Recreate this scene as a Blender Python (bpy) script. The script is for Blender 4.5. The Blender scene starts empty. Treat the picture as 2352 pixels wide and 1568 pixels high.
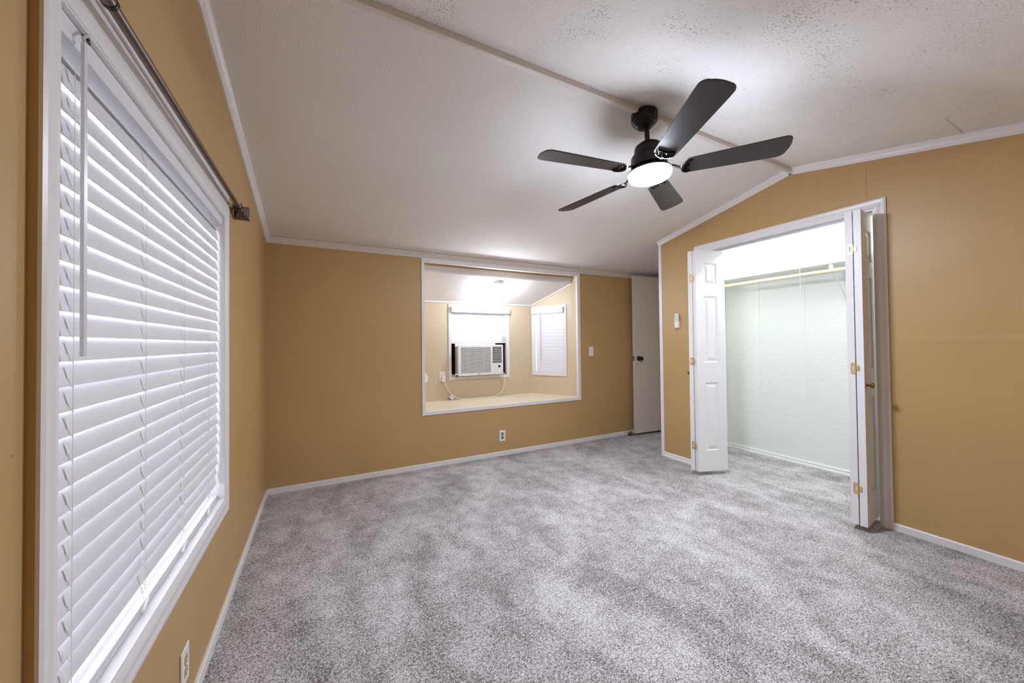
import bpy, bmesh, math, random
from mathutils import Vector, Matrix, noise
random.seed(7)
scene = bpy.context.scene
COL = scene.collection
PI = math.pi

# ------------------------------------------------------------------ camera
IW, IH = 2352, 1568
YAW, PITCH, ROLL, FPX, CX, CY, CAMH = .4748, .0142, -.0104, 833.17, 1163.29, 775.94, 1.19
fwd = Vector((math.sin(YAW)*math.cos(PITCH), math.cos(YAW)*math.cos(PITCH), math.sin(PITCH)))
rt = Vector((math.cos(YAW), -math.sin(YAW), 0)); up = rt.cross(fwd)
rt2 = rt*math.cos(ROLL) + up*math.sin(ROLL); up2 = up*math.cos(ROLL) - rt*math.sin(ROLL)
cd = bpy.data.cameras.new('camera'); cam = bpy.data.objects.new('camera', cd); COL.objects.link(cam)
cam.matrix_world = Matrix(((rt2.x, up2.x, -fwd.x, 0), (rt2.y, up2.y, -fwd.y, 0), (rt2.z, up2.z, -fwd.z, CAMH), (0, 0, 0, 1)))
cd.sensor_fit = 'HORIZONTAL'; cd.sensor_width = 36; cd.lens = FPX*36/IW
cd.shift_x = (IW/2-CX)/IW; cd.shift_y = (CY-IH/2)/IW
cd.clip_start = .02
scene.camera = cam

# ------------------------------------------------------------------ world, exposure
SKY = 12.0
w = bpy.data.worlds.new('overcast_sky'); scene.world = w; w.use_nodes = True
w.node_tree.nodes['Background'].inputs[0].default_value = (.86, .90, 1.0, 1)
w.node_tree.nodes['Background'].inputs[1].default_value = SKY
vs = scene.view_settings
vs.view_transform = 'Standard'; vs.look = 'None'; vs.exposure = 0.52; vs.gamma = 1; vs.use_curve_mapping = False
scene.cycles.use_denoising = True
scene.cycles.max_bounces = 14; scene.cycles.diffuse_bounces = 8; scene.cycles.transparent_max_bounces = 12
FAN_L, ALC_L, CLO_L = 220.0, 285.0, 690.0

# ------------------------------------------------------------------ materials
def lin(c):
    return tuple(((v/255)/12.92 if v/255 <= .04045 else ((v/255+.055)/1.055)**2.4) for v in c) + (1,)
def newmat(name):
    m = bpy.data.materials.new(name); m.use_nodes = True
    return m, m.node_tree.nodes, m.node_tree.links, m.node_tree.nodes['Principled BSDF']
def mat(name, rgb, rough=.5, metal=0, bump=None, vary=None, spec=.5, coat=0):
    """bump=(scale, strength, distance, stretch xyz); vary=(scale, amount, stretch)"""
    m, N, L, b = newmat(name)
    c = lin(rgb)
    b.inputs['Base Color'].default_value = c; b.inputs['Roughness'].default_value = rough
    b.inputs['Metallic'].default_value = metal; b.inputs['Specular IOR Level'].default_value = spec
    b.inputs['Coat Weight'].default_value = coat
    geo = None
    def coords(st):
        nonlocal geo
        if geo is None: geo = N.new('ShaderNodeNewGeometry')
        mp = N.new('ShaderNodeMapping'); L.new(geo.outputs['Position'], mp.inputs['Vector']); mp.inputs['Scale'].default_value = st
        return mp.outputs['Vector']
    if vary:
        n = N.new('ShaderNodeTexNoise'); n.inputs['Scale'].default_value = vary[0]; n.inputs['Detail'].default_value = 4
        L.new(coords(vary[2] if len(vary) > 2 else (1, 1, 1)), n.inputs['Vector'])
        r = N.new('ShaderNodeValToRGB')
        a = vary[1]
        r.color_ramp.elements[0].position = .3; r.color_ramp.elements[1].position = .7
        r.color_ramp.elements[0].color = tuple(min(1, v*(1-a)) for v in c[:3])+(1,)
        r.color_ramp.elements[1].color = tuple(min(1, v*(1+a)) for v in c[:3])+(1,)
        L.new(n.outputs['Fac'], r.inputs['Fac']); L.new(r.outputs['Color'], b.inputs['Base Color'])
    if bump:
        n = N.new('ShaderNodeTexNoise'); n.inputs['Scale'].default_value = bump[0]; n.inputs['Detail'].default_value = 3
        L.new(coords(bump[3] if len(bump) > 3 else (1, 1, 1)), n.inputs['Vector'])
        bp = N.new('ShaderNodeBump'); bp.inputs['Strength'].default_value = bump[1]; bp.inputs['Distance'].default_value = bump[2]
        L.new(n.outputs['Fac'], bp.inputs['Height']); L.new(bp.outputs['Normal'], b.inputs['Normal'])
    return m
def emat(name, rgb, strength):
    m, N, L, b = newmat(name)
    b.inputs['Base Color'].default_value = (.9, .9, .9, 1)
    b.inputs['Emission Color'].default_value = tuple(rgb)+(1,); b.inputs['Emission Strength'].default_value = strength
    return m

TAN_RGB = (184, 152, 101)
def wall_mat(name, rgb, seams_y=(), dent=False):
    m, N, L, b = newmat(name)
    g = N.new('ShaderNodeNewGeometry'); c = lin(rgb)
    b.inputs['Roughness'].default_value = .42; b.inputs['Specular IOR Level'].default_value = .35
    n1 = N.new('ShaderNodeTexNoise'); n1.inputs['Scale'].default_value = 1.3; n1.inputs['Detail'].default_value = 5
    L.new(g.outputs['Position'], n1.inputs['Vector'])
    r = N.new('ShaderNodeValToRGB'); r.color_ramp.elements[0].position = .3; r.color_ramp.elements[1].position = .72
    r.color_ramp.elements[0].color = tuple(v*.95 for v in c[:3])+(1,); r.color_ramp.elements[1].color = tuple(v*1.04 for v in c[:3])+(1,)
    L.new(n1.outputs['Fac'], r.inputs['Fac'])
    col = r.outputs['Color']
    # tiny dark nail specks
    v = N.new('ShaderNodeTexVoronoi'); v.inputs['Scale'].default_value = 5.5; L.new(g.outputs['Position'], v.inputs['Vector'])
    lt = N.new('ShaderNodeMath'); lt.operation = 'LESS_THAN'; lt.inputs[1].default_value = .016; L.new(v.outputs['Distance'], lt.inputs[0])
    mx = N.new('ShaderNodeMix'); mx.data_type = 'RGBA'; mx.inputs['B'].default_value = tuple(x*.45 for x in c[:3])+(1,)
    sc_ = N.new('ShaderNodeMath'); sc_.operation = 'MULTIPLY'; sc_.inputs[1].default_value = .5; L.new(lt.outputs[0], sc_.inputs[0])
    L.new(sc_.outputs[0], mx.inputs['Factor']); L.new(col, mx.inputs['A']); col = mx.outputs['Result']
    sep = N.new('ShaderNodeSeparateXYZ'); L.new(g.outputs['Position'], sep.inputs[0])
    for y0 in seams_y:
        s = N.new('ShaderNodeMath'); s.operation = 'SUBTRACT'; s.inputs[1].default_value = y0; L.new(sep.outputs['Y'], s.inputs[0])
        ab = N.new('ShaderNodeMath'); ab.operation = 'ABSOLUTE'; L.new(s.outputs[0], ab.inputs[0])
        l2 = N.new('ShaderNodeMath'); l2.operation = 'LESS_THAN'; l2.inputs[1].default_value = .0013; L.new(ab.outputs[0], l2.inputs[0])
        m2 = N.new('ShaderNodeMix'); m2.data_type = 'RGBA'; m2.inputs['B'].default_value = tuple(x*.6 for x in c[:3])+(1,)
        L.new(l2.outputs[0], m2.inputs['Factor']); L.new(col, m2.inputs['A']); col = m2.outputs['Result']
    L.new(col, b.inputs['Base Color'])
    mp = N.new('ShaderNodeMapping'); mp.inputs['Scale'].default_value = (1, 1, .25); L.new(g.outputs['Position'], mp.inputs[0])
    n2 = N.new('ShaderNodeTexNoise'); n2.inputs['Scale'].default_value = 150; n2.inputs['Detail'].default_value = 2; L.new(mp.outputs[0], n2.inputs['Vector'])
    bp = N.new('ShaderNodeBump'); bp.inputs['Strength'].default_value = .22; bp.inputs['Distance'].default_value = .002
    L.new(n2.outputs['Fac'], bp.inputs['Height']); nrm = bp
    n3 = N.new('ShaderNodeTexNoise'); n3.inputs['Scale'].default_value = 2.6; n3.inputs['Detail'].default_value = 2; L.new(g.outputs['Position'], n3.inputs['Vector'])
    b3 = N.new('ShaderNodeBump'); b3.inputs['Strength'].default_value = .25; b3.inputs['Distance'].default_value = .02
    L.new(n3.outputs['Fac'], b3.inputs['Height']); L.new(nrm.outputs[0], b3.inputs['Normal']); nrm = b3
    if dent:   # a puckered horizontal panel joint
        s = N.new('ShaderNodeMath'); s.operation = 'SUBTRACT'; s.inputs[1].default_value = 1.18; L.new(sep.outputs['Z'], s.inputs[0])
        ab = N.new('ShaderNodeMath'); ab.operation = 'ABSOLUTE'; L.new(s.outputs[0], ab.inputs[0])
        mr = N.new('ShaderNodeMapRange'); mr.inputs['From Max'].default_value = .035; mr.inputs['To Min'].default_value = 1; mr.inputs['To Max'].default_value = 0
        mr.interpolation_type = 'SMOOTHSTEP'; L.new(ab.outputs[0], mr.inputs['Value'])
        lm = N.new('ShaderNodeMapRange'); lm.inputs['From Min'].default_value = .70; lm.inputs['From Max'].default_value = .95; lm.inputs['To Min'].default_value = 1; lm.inputs['To Max'].default_value = 0; L.new(sep.outputs['Y'], lm.inputs['Value'])
        dm = N.new('ShaderNodeMath'); dm.operation = 'MULTIPLY'; L.new(mr.outputs[0], dm.inputs[0]); L.new(lm.outputs[0], dm.inputs[1])
        b4 = N.new('ShaderNodeBump'); b4.inputs['Strength'].default_value = .35; b4.inputs['Distance'].default_value = .005
        L.new(dm.outputs[0], b4.inputs['Height']); L.new(nrm.outputs[0], b4.inputs['Normal']); nrm = b4
    L.new(nrm.outputs[0], b.inputs['Normal'])
    return m

YR_ = 1.4451
def ceiling_mat(name='textured_ceiling_paint', strength=.42):
    m, N, L, b = newmat(name)
    g = N.new('ShaderNodeNewGeometry')
    b.inputs['Roughness'].default_value = .75; b.inputs['Specular IOR Level'].default_value = .3
    n0 = N.new('ShaderNodeTexNoise'); n0.inputs['Scale'].default_value = 1.1; n0.inputs['Detail'].default_value = 3; L.new(g.outputs['Position'], n0.inputs['Vector'])
    # sparse dark pits in the popcorn, denser on the near slope
    n1 = N.new('ShaderNodeTexNoise'); n1.inputs['Scale'].default_value = 150; n1.inputs['Detail'].default_value = 2; L.new(g.outputs['Position'], n1.inputs['Vector'])
    n4 = N.new('ShaderNodeTexNoise'); n4.inputs['Scale'].default_value = 5; n4.inputs['Detail'].default_value = 2; L.new(g.outputs['Position'], n4.inputs['Vector'])
    ad = N.new('ShaderNodeMath'); ad.operation = 'MULTIPLY_ADD'; ad.inputs[1].default_value = .35; L.new(n4.outputs['Fac'], ad.inputs[0]); L.new(n1.outputs['Fac'], ad.inputs[2])
    pit = N.new('ShaderNodeMapRange'); pit.inputs['From Min'].default_value = .84; pit.inputs['From Max'].default_value = .93
    sep = N.new('ShaderNodeSeparateXYZ'); L.new(g.outputs['Position'], sep.inputs[0])
    far = N.new('ShaderNodeMath'); far.operation = 'GREATER_THAN'; far.inputs[1].default_value = YR_; L.new(sep.outputs['Y'], far.inputs[0])
    sb = N.new('ShaderNodeMath'); sb.operation = 'MULTIPLY_ADD'; sb.inputs[1].default_value = -.06; L.new(far.outputs[0], sb.inputs[0]); L.new(ad.outputs[0], sb.inputs[2])
    L.new(sb.outputs[0], pit.inputs['Value'])
    r = N.new('ShaderNodeValToRGB'); r.color_ramp.elements[0].position = .3; r.color_ramp.elements[1].position = .7
    r.color_ramp.elements[0].color = lin((230, 226, 221)); r.color_ramp.elements[1].color = lin((235, 232, 229)); L.new(n0.outputs['Fac'], r.inputs['Fac'])
    mx = N.new('ShaderNodeMix'); mx.data_type = 'RGBA'; mx.inputs['B'].default_value = lin((180, 173, 165))
    L.new(pit.outputs[0], mx.inputs['Factor']); L.new(r.outputs['Color'], mx.inputs['A']); L.new(mx.outputs['Result'], b.inputs['Base Color'])
    n2 = N.new('ShaderNodeTexNoise'); n2.inputs['Scale'].default_value = 140; n2.inputs['Detail'].default_value = 3; L.new(g.outputs['Position'], n2.inputs['Vector'])
    b1 = N.new('ShaderNodeBump'); b1.inputs['Strength'].default_value = strength; b1.inputs['Distance'].default_value = .006; L.new(n2.outputs['Fac'], b1.inputs['Height'])
    b2 = N.new('ShaderNodeBump'); b2.invert = True; b2.inputs['Strength'].default_value = .7; b2.inputs['Distance'].default_value = .006
    L.new(pit.outputs[0], b2.inputs['Height']); L.new(b1.outputs[0], b2.inputs['Normal']); L.new(b2.outputs[0], b.inputs['Normal'])
    return m

def carpet_mat():
    m, N, L, b = newmat('grey_cut_pile_carpet')
    g = N.new('ShaderNodeNewGeometry')
    b.inputs['Roughness'].default_value = .95; b.inputs['Specular IOR Level'].default_value = .1
    b.inputs['Sheen Weight'].default_value = .15; b.inputs['Sheen Roughness'].default_value = .5
    def nz(scale, detail=2, dist=0, st=None):
        n = N.new('ShaderNodeTexNoise'); n.inputs['Scale'].default_value = scale; n.inputs['Detail'].default_value = detail; n.inputs['Distortion'].default_value = dist
        if st:
            mp = N.new('ShaderNodeMapping'); mp.inputs['Scale'].default_value = st; mp.inputs['Rotation'].default_value = (0, 0, .5); L.new(g.outputs['Position'], mp.inputs[0]); L.new(mp.outputs[0], n.inputs['Vector'])
        else: L.new(g.outputs['Position'], n.inputs['Vector'])
        return n.outputs['Fac']
    def mth(op, a, bb):
        k = N.new('ShaderNodeMath'); k.operation = op
        for i, v in enumerate((a, bb)):
            if isinstance(v, (int, float)): k.inputs[i].default_value = v
            else: L.new(v, k.inputs[i])
        return k.outputs[0]
    fine = nz(210, 2, .4); tuft = nz(95, 3, .6); mid = nz(11, 3, .5); macro = nz(2.7, 5, 1.1, (1, .62, 1))
    # fine flecks + brushed-pile patches
    s = mth('ADD', mth('MULTIPLY', fine, .95), mth('MULTIPLY', tuft, .55))
    s = mth('ADD', s, mth('MULTIPLY', mid, .20)); s = mth('ADD', s, mth('MULTIPLY', macro, .32)); s = mth('ADD', s, mth('MULTIPLY', nz(6.5, 3, .8, (1, .55, 1)), .17))
    r = N.new('ShaderNodeValToRGB'); e = r.color_ramp.elements
    e[0].position = 0; e[0].color = lin((50, 45, 42)); e[1].position = 1; e[1].color = lin((240, 238, 239))
    k = e.new(.38); k.color = lin((126, 119, 115)); k = e.new(.62); k.color = lin((190, 186, 185))
    mr = N.new('ShaderNodeMapRange'); mr.inputs['From Min'].default_value = .77; mr.inputs['From Max'].default_value = 1.36; L.new(s, mr.inputs['Value'])
    L.new(mr.outputs[0], r.inputs['Fac']); L.new(r.outputs['Color'], b.inputs['Base Color'])
    bp = N.new('ShaderNodeBump'); bp.inputs['Strength'].default_value = .8; bp.inputs['Distance'].default_value = .006
    L.new(mth('ADD', fine, mth('MULTIPLY', tuft, .8)), bp.inputs['Height']); L.new(bp.outputs[0], b.inputs['Normal'])
    return m

def glass_mat():
    m, N, L, b = newmat('window_glass')
    N.remove(b); out = N['Material Output']
    t = N.new('ShaderNodeBsdfTransparent'); gl = N.new('ShaderNodeBsdfGlossy'); gl.inputs['Roughness'].default_value = .02
    fr = N.new('ShaderNodeFresnel'); fr.inputs['IOR'].default_value = 1.45
    mx = N.new('ShaderNodeMixShader'); L.new(fr.outputs[0], mx.inputs[0]); L.new(t.outputs[0], mx.inputs[1]); L.new(gl.outputs[0], mx.inputs[2]); L.new(mx.outputs[0], out.inputs[0])
    return m
def wood_blade_mat():
    m, N, L, b = newmat('dark_walnut_blade')
    tc = N.new('ShaderNodeTexCoord'); mp = N.new('ShaderNodeMapping'); mp.inputs['Scale'].default_value = (3, 60, 60); L.new(tc.outputs['Object'], mp.inputs[0])
    n = N.new('ShaderNodeTexNoise'); n.inputs['Scale'].default_value = 3; n.inputs['Detail'].default_value = 4; L.new(mp.outputs[0], n.inputs['Vector'])
    r = N.new('ShaderNodeValToRGB'); r.color_ramp.elements[0].color = lin((20, 14, 12)); r.color_ramp.elements[1].color = lin((52, 39, 34)); L.new(n.outputs['Fac'], r.inputs['Fac'])
    L.new(r.outputs[0], b.inputs['Base Color']); b.inputs['Roughness'].default_value = .43; b.inputs['Specular IOR Level'].default_value = .65
    return m

M = dict(
    tan=wall_mat('tan_wall_paint', TAN_RGB), lit_tan=wall_mat('lit_tan_alcove_paint', (207, 190, 160)), tan_r=wall_mat('tan_wall_paint_panelled', TAN_RGB, seams_y=(1.02,), dent=True),  # alcove walls: same tan, paled so the colour carries the bright lamplight
    ceil=ceiling_mat(), ceil2=ceiling_mat('smoother_alcove_ceiling_paint', .16), carpet=carpet_mat(), glass=glass_mat(), blade=wood_blade_mat(),
    trim=mat('white_trim_paint', (226, 223, 222), .35, bump=(40, .08, .002)),
    trimwarm=mat('warm_white_trim_paint', (214, 206, 196), .45, bump=(30, .1, .002)),  # warmer and slightly darker than the other white trim
    doorw=mat('white_door_paint', (226, 225, 224), .38, bump=(160, .12, .001, (1, 1, .15))),
    doorg=mat('off_white_flush_door_paint', (212, 202, 188), .4),
    closet=mat('white_closet_paint', (227, 229, 225), .6, bump=(42, .35, .006, (1, .45, 1.6))),
    slat=mat('white_vinyl_slat', (222, 222, 226), .42, bump=(120, .06, .001, (1, .1, 1))),
    cordw=mat('white_cord', (232, 230, 228), .6),
    wand=mat('translucent_white_plastic', (226, 226, 232), .25),
    clear=mat('clear_plastic_hook', (210, 212, 216), .1),
    dark=mat('black_plastic', (14, 12, 12), .4), blackm=mat('black_metal', (14, 12, 12), .28, spec=.6),
    bronze=mat('oil_rubbed_bronze', (38, 31, 29), .38, metal=.5, vary=(20, .2)),
    iron=mat('glossy_black_iron', (34, 30, 32), .16, metal=.7),
    steel=mat('brushed_pewter', (112, 100, 94), .33, metal=.85, bump=(300, .1, .001, (1, .05, 1))),
    brass=mat('polished_brass', (214, 188, 132), .42, metal=.6), antique=mat('antique_brass', (128, 98, 58), .35, metal=.85),
    plate=mat('white_switch_plate', (232, 229, 224), .35), socket=mat('grey_socket', (120, 116, 112), .45), hole=mat('socket_slot', (30, 26, 24), .6),
    almond=mat('ivory_socket', (196, 176, 130), .45),
    ac=mat('white_appliance_plastic', (232, 231, 228), .4), acgrey=mat('grey_appliance_plastic', (190, 188, 192), .45), grille=mat('dark_grey_filter', (104, 102, 104), .7),
    accordion=mat('black_accordion_panel', (20, 17, 13), .8, bump=(60, .6, .01)),
    ledge=mat('tan_ledge_paint', (222, 208, 182), .5, vary=(4, .06)),
    rodwood=mat('pale_wooden_dowel', (226, 208, 174), .5, vary=(30, .08, (.2, .2, 1))),
    cream=mat('cream_vinyl_cord', (240, 232, 214), .5), leaf=mat('dry_brown_leaf', (112, 74, 38), .7, vary=(60, .4)),
    rubber=mat('white_rubber', (232, 228, 222), .6), paper=mat('paper_tag', (224, 222, 220), .7),
    green=emat('green_led_display', (.12, .62, .01), .6), logo=mat('logo_grey', (92, 92, 98), .5),
    button=mat('grey_button', (120, 122, 128), .5), redbtn=mat('pale_red_screw_cap', (206, 150, 146), .4),
    lamp=emat('lit_diffuser', (.89, .97, 1.16), FAN_L), bulb=emat('lit_bulb', (.92, .97, 1.10), ALC_L), cbulb=emat('lit_closet_bulb', (.95, 1, 1.07), CLO_L),
)

# ------------------------------------------------------------------ mesh helpers
ORG = {}
class MB:
    def __init__(s, xf=None): s.v = []; s.f = []; s.xf = xf
    def add(s, vs_, fs):
        o = len(s.v)
        for p in vs_:
            p = Vector(p); s.v.append(s.xf @ p if s.xf else p)
        s.f += [tuple(i+o for i in f) for f in fs]; return s
    def box(s, x0, x1, y0, y1, z0, z1):
        return s.add([(x, y, z) for z in (z0, z1) for y in (y0, y1) for x in (x0, x1)],
                     [(0, 2, 3, 1), (4, 5, 7, 6), (0, 1, 5, 4), (2, 6, 7, 3), (0, 4, 6, 2), (1, 3, 7, 5)])
    def prism(s, pts, ext):
        n = len(pts); e = Vector(ext); a = [Vector(p) for p in pts]
        return s.add(a+[p+e for p in a], [tuple(range(n))[::-1], tuple(range(n, 2*n))]+[(i, (i+1) % n, n+(i+1) % n, n+i) for i in range(n)])
    def sweep(s, prof, p0, p1, u, v):
        p0, p1, u, v = Vector(p0), Vector(p1), Vector(u), Vector(v)
        return s.prism([p0+u*a+v*b for a, b in prof], p1-p0)
    def tube(s, pts, r, n=12, caps=True):
        pts = [Vector(p) for p in pts]; k = len(pts); rs = r if isinstance(r, (list, tuple)) else [r]*k
        ring = []; prev = None
        for i, p in enumerate(pts):
            t = (pts[min(i+1, k-1)]-pts[max(i-1, 0)]).normalized()
            if prev is None:
                h = Vector((0, 0, 1)) if abs(t.z) < .9 else Vector((1, 0, 0)); u = t.cross(h).normalized()
            else: u = (prev-t*prev.dot(t)).normalized()
            prev = u; v = t.cross(u)
            ring += [p+(u*math.cos(2*PI*j/n)+v*math.sin(2*PI*j/n))*rs[i] for j in range(n)]
        fs = [(i*n+j, i*n+(j+1) % n, (i+1)*n+(j+1) % n, (i+1)*n+j) for i in range(k-1) for j in range(n)]
        if caps: fs += [tuple(range(n))[::-1], tuple(range((k-1)*n, k*n))]
        return s.add(ring, fs)
    def lathe(s, prof, org=(0, 0, 0), axis=(0, 0, 1), n=40):
        ax = Vector(axis).normalized(); org = Vector(org)
        h = Vector((1, 0, 0)) if abs(ax.x) < .9 else Vector((0, 1, 0)); u = ax.cross(h).normalized(); v = ax.cross(u)
        vs_ = []
        for r, z in prof: vs_ += [org+ax*z+(u*math.cos(2*PI*j/n)+v*math.sin(2*PI*j/n))*max(r, 1e-5) for j in range(n)]
        k = len(prof)
        return s.add(vs_, [(i*n+j, i*n+(j+1) % n, (i+1)*n+(j+1) % n, (i+1)*n+j) for i in range(k-1) for j in range(n)]+[tuple(range(n))[::-1], tuple(range((k-1)*n, k*n))])
    def build(s, name, m, parent=None, bevel=0, smooth=False, seg=2):
        bm = bmesh.new(); vv = [bm.verts.new(p) for p in s.v]
        for f in s.f:
            try: bm.faces.new([vv[i] for i in f])
            except ValueError: pass
        bmesh.ops.remove_doubles(bm, verts=bm.verts, dist=1e-6)
        bmesh.ops.recalc_face_normals(bm, faces=bm.faces)
        if bevel:
            es = [e for e in bm.edges if len(e.link_faces) == 2 and e.calc_face_angle(0) > .6]
            bmesh.ops.bevel(bm, geom=es, offset=bevel, segments=seg, profile=.5, affect='EDGES', clamp_overlap=True)
        if smooth:
            for f in bm.faces: f.smooth = True
            for e in bm.edges:
                if len(e.link_faces) == 2 and e.calc_face_angle(0) > .7: e.smooth = False
        if parent is None:
            lo = [min(v.co[i] for v in bm.verts) for i in range(3)]; hi = [max(v.co[i] for v in bm.verts) for i in range(3)]
            org = Vector(((lo[0]+hi[0])/2, (lo[1]+hi[1])/2, lo[2]))
        else: org = ORG[parent.name]
        for v in bm.verts: v.co -= org
        me = bpy.data.meshes.new(name); bm.to_mesh(me); bm.free(); me.materials.append(m)
        o = bpy.data.objects.new(name, me); COL.objects.link(o)
        if parent is None: o.location = org
        else: o.parent = parent
        ORG[o.name] = org
        return o
def tag(o, label=None, cat=None, kind=None, group=None):
    if label: o['label'] = label
    if cat: o['category'] = cat
    if kind: o['kind'] = kind
    if group: o['group'] = group
    return o
def empty(name, loc, label, cat, kind=None, group=None):
    o = bpy.data.objects.new(name, None); COL.objects.link(o); o.location = loc; o.empty_display_size = .05
    ORG[o.name] = Vector(loc); return tag(o, label, cat, kind, group)
def frame(mb, x0, x1, z0, z1, i0, i1, j0, j1, ya, yb):
    """flat frame of four bars that do not overlap: outer x0,x1,z0,z1, inner i0,i1,j0,j1, between depths ya, yb"""
    g = .0004; return mb.box(x0, i0, ya, yb, j0+g, j1-g).box(i1, x1, ya, yb, j0+g, j1-g).box(x0, x1, ya, yb, z0, j0).box(x0, x1, ya, yb, j1, z1)
def boxmb(*a): return MB().box(*a)
S = 'structure'

# ------------------------------------------------------------------ room dimensions (metres)
XL, YB, XR, YF = -.3855, 3.4703, 3.1887, -.62     # left wall, back wall, closet wall, wall behind the camera
YC = 2.656                                        # outside corner of the closet wall
YR, ZR, SL = 1.4451, 2.4947, .2112                # ridge
XN = 4.38                                         # end wall of the entry recess
def zc(y): return ZR-SL*abs(y-YR)

# ------------------------------------------------------------------ floor, ceiling, walls
tag(boxmb(XL-.15, XN+.1, YF-.1, YB+.1, -.06, 0).build('floor', M['carpet']), 'mottled grey cut pile carpet covering the whole room and closet floor', 'carpet', S)
mb = MB(); t = .08
x0, x1 = XL-.15, XN+.1
mb.prism([(x0, YR, ZR), (x0, YB+.1, zc(YB+.1)), (x0, YB+.1, zc(YB+.1)+t), (x0, YR, ZR+t)], (x1-x0, 0, 0))
mb.prism([(x0, YF-.1, zc(YF-.1)), (x0, YR, ZR), (x0, YR, ZR+t), (x0, YF-.1, zc(YF-.1)+t)], (x1-x0, 0, 0))
tag(mb.build('ceiling', M['ceil']), 'white textured vaulted ceiling sloping down both ways from the ridge', 'ceiling', S)

def gable(x, th, ys, hole=None):
    """wall in the plane X=x between ys, up to the roof slope, with one rectangular hole (y0,y1,z0,z1)"""
    mb = MB()
    cuts = sorted(set([ys[0], ys[1]] + ([YR] if ys[0] < YR < ys[1] else []) + ([hole[0], hole[1]] if hole else [])))
    for a, b in zip(cuts, cuts[1:]):
        if hole and a >= hole[0]-1e-6 and b <= hole[1]+1e-6:
            if hole[2] > 0: mb.prism([(x, a, 0), (x, b, 0), (x, b, hole[2]), (x, a, hole[2])], (th, 0, 0))
            mb.prism([(x, a, hole[3]), (x, b, hole[3]), (x, b, zc(b)), (x, a, zc(a))], (th, 0, 0))
        else: mb.prism([(x, a, 0), (x, b, 0), (x, b, zc(b)), (x, a, zc(a))], (th, 0, 0))
    return mb
WH = (.861, 2.045, .50, 1.778)                    # big window hole
CH = (.983, 2.194, 0, 2.035)                      # closet opening
OH = (.893, 2.737, .534, 1.985)                   # alcove opening (x0,x1,z0,z1)
tag(gable(XL, -.12, (.821, YB+.1), WH).build('wall_left', M['tan']), 'tan painted gable wall with the big blind covered window', 'wall', S)
tag(gable(XR, .1, (YF, YC), CH).build('wall_right', M['tan_r']), 'tan painted gable wall with the open bifold closet', 'wall', S)
mb = MB(); zt = zc(YB)
mb.box(XL, OH[0], YB, YB+.1, 0, zt+.01).box(OH[1], XN+.1, YB, YB+.1, 0, zt+.01).box(OH[0], OH[1], YB, YB+.1, 0, OH[2]).box(OH[0], OH[1], YB, YB+.1, OH[3], zt+.01)
tag(mb.build('wall_back', M['tan']), 'tan painted low wall with the raised alcove opening', 'wall', S)
tag(boxmb(XL-.12, XR+.1, YF-.1, YF, 0, zc(YF)+.02).build('wall_front', M['tan']), 'tan painted wall behind the camera', 'wall', S)
# the same wall continues towards the camera a centimetre further back
tag(gable(XL-.0108, -.109, (YF-.1, .8205)).build('wall_left.001', M['tan']), 'strip of tan wall set slightly back beside the window casing', 'wall', S)
# entry recess and closet shell
mb = MB(); mb.prism([(XR+.1, YC-.126, 0), (XR+.1, YC, 0), (XR+.1, YC, zc(YC)), (XR+.1, YC-.126, zc(YC-.126))], (XN-XR-.1, 0, 0))
tag(mb.build('wall_closet_end', M['closet']), 'white painted partition between closet and entry recess', 'wall', S)
mb = MB(); mb.prism([(XN, YC-.13, 0), (XN, YB+.1, 0), (XN, YB+.1, zc(YB+.1)), (XN, YC-.13, zc(YC-.13))], (.1, 0, 0))
tag(mb.build('wall_entry_end', M['tan']), 'tan wall at the end of the entry recess', 'wall', S)
XCB = 4.1; YCL, YCR = YC-.126, .74
mb = gable(XCB, .08, (YCR, YCL)); tag(mb.build('wall_closet_back', M['closet']), 'white painted textured back wall inside the closet', 'wall', S)
mb = MB(); mb.prism([(XR+.1, YCR-.08, 0), (XCB+.08, YCR-.08, 0), (XCB+.08, YCR-.08, zc(YCR-.08)), (XR+.1, YCR-.08, zc(YCR-.08))], (0, .08, 0))
tag(mb.build('wall_closet_side', M['closet']), 'white painted side wall inside the closet', 'wall', S)
mb = MB()      # white lining on the closet side of the tan wall
mb.prism([(XR+.1, CH[1], 0), (XR+.1, YCL, 0), (XR+.1, YCL, zc(YCL)), (XR+.1, CH[1], zc(CH[1]))], (.004, 0, 0))
mb.prism([(XR+.1, YCR, 0), (XR+.1, CH[0], 0), (XR+.1, CH[0], zc(CH[0])), (XR+.1, YCR, zc(YCR))], (.004, 0, 0))
mb.prism([(XR+.1, CH[0], CH[3]), (XR+.1, YR, CH[3]), (XR+.1, CH[1], CH[3]), (XR+.1, CH[1], zc(CH[1])), (XR+.1, YR, ZR), (XR+.1, CH[0], zc(CH[0]))], (.004, 0, 0))
tag(mb.build('wall_closet_front', M['closet']), 'white painted inner face of the closet front wall', 'wall', S)

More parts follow.
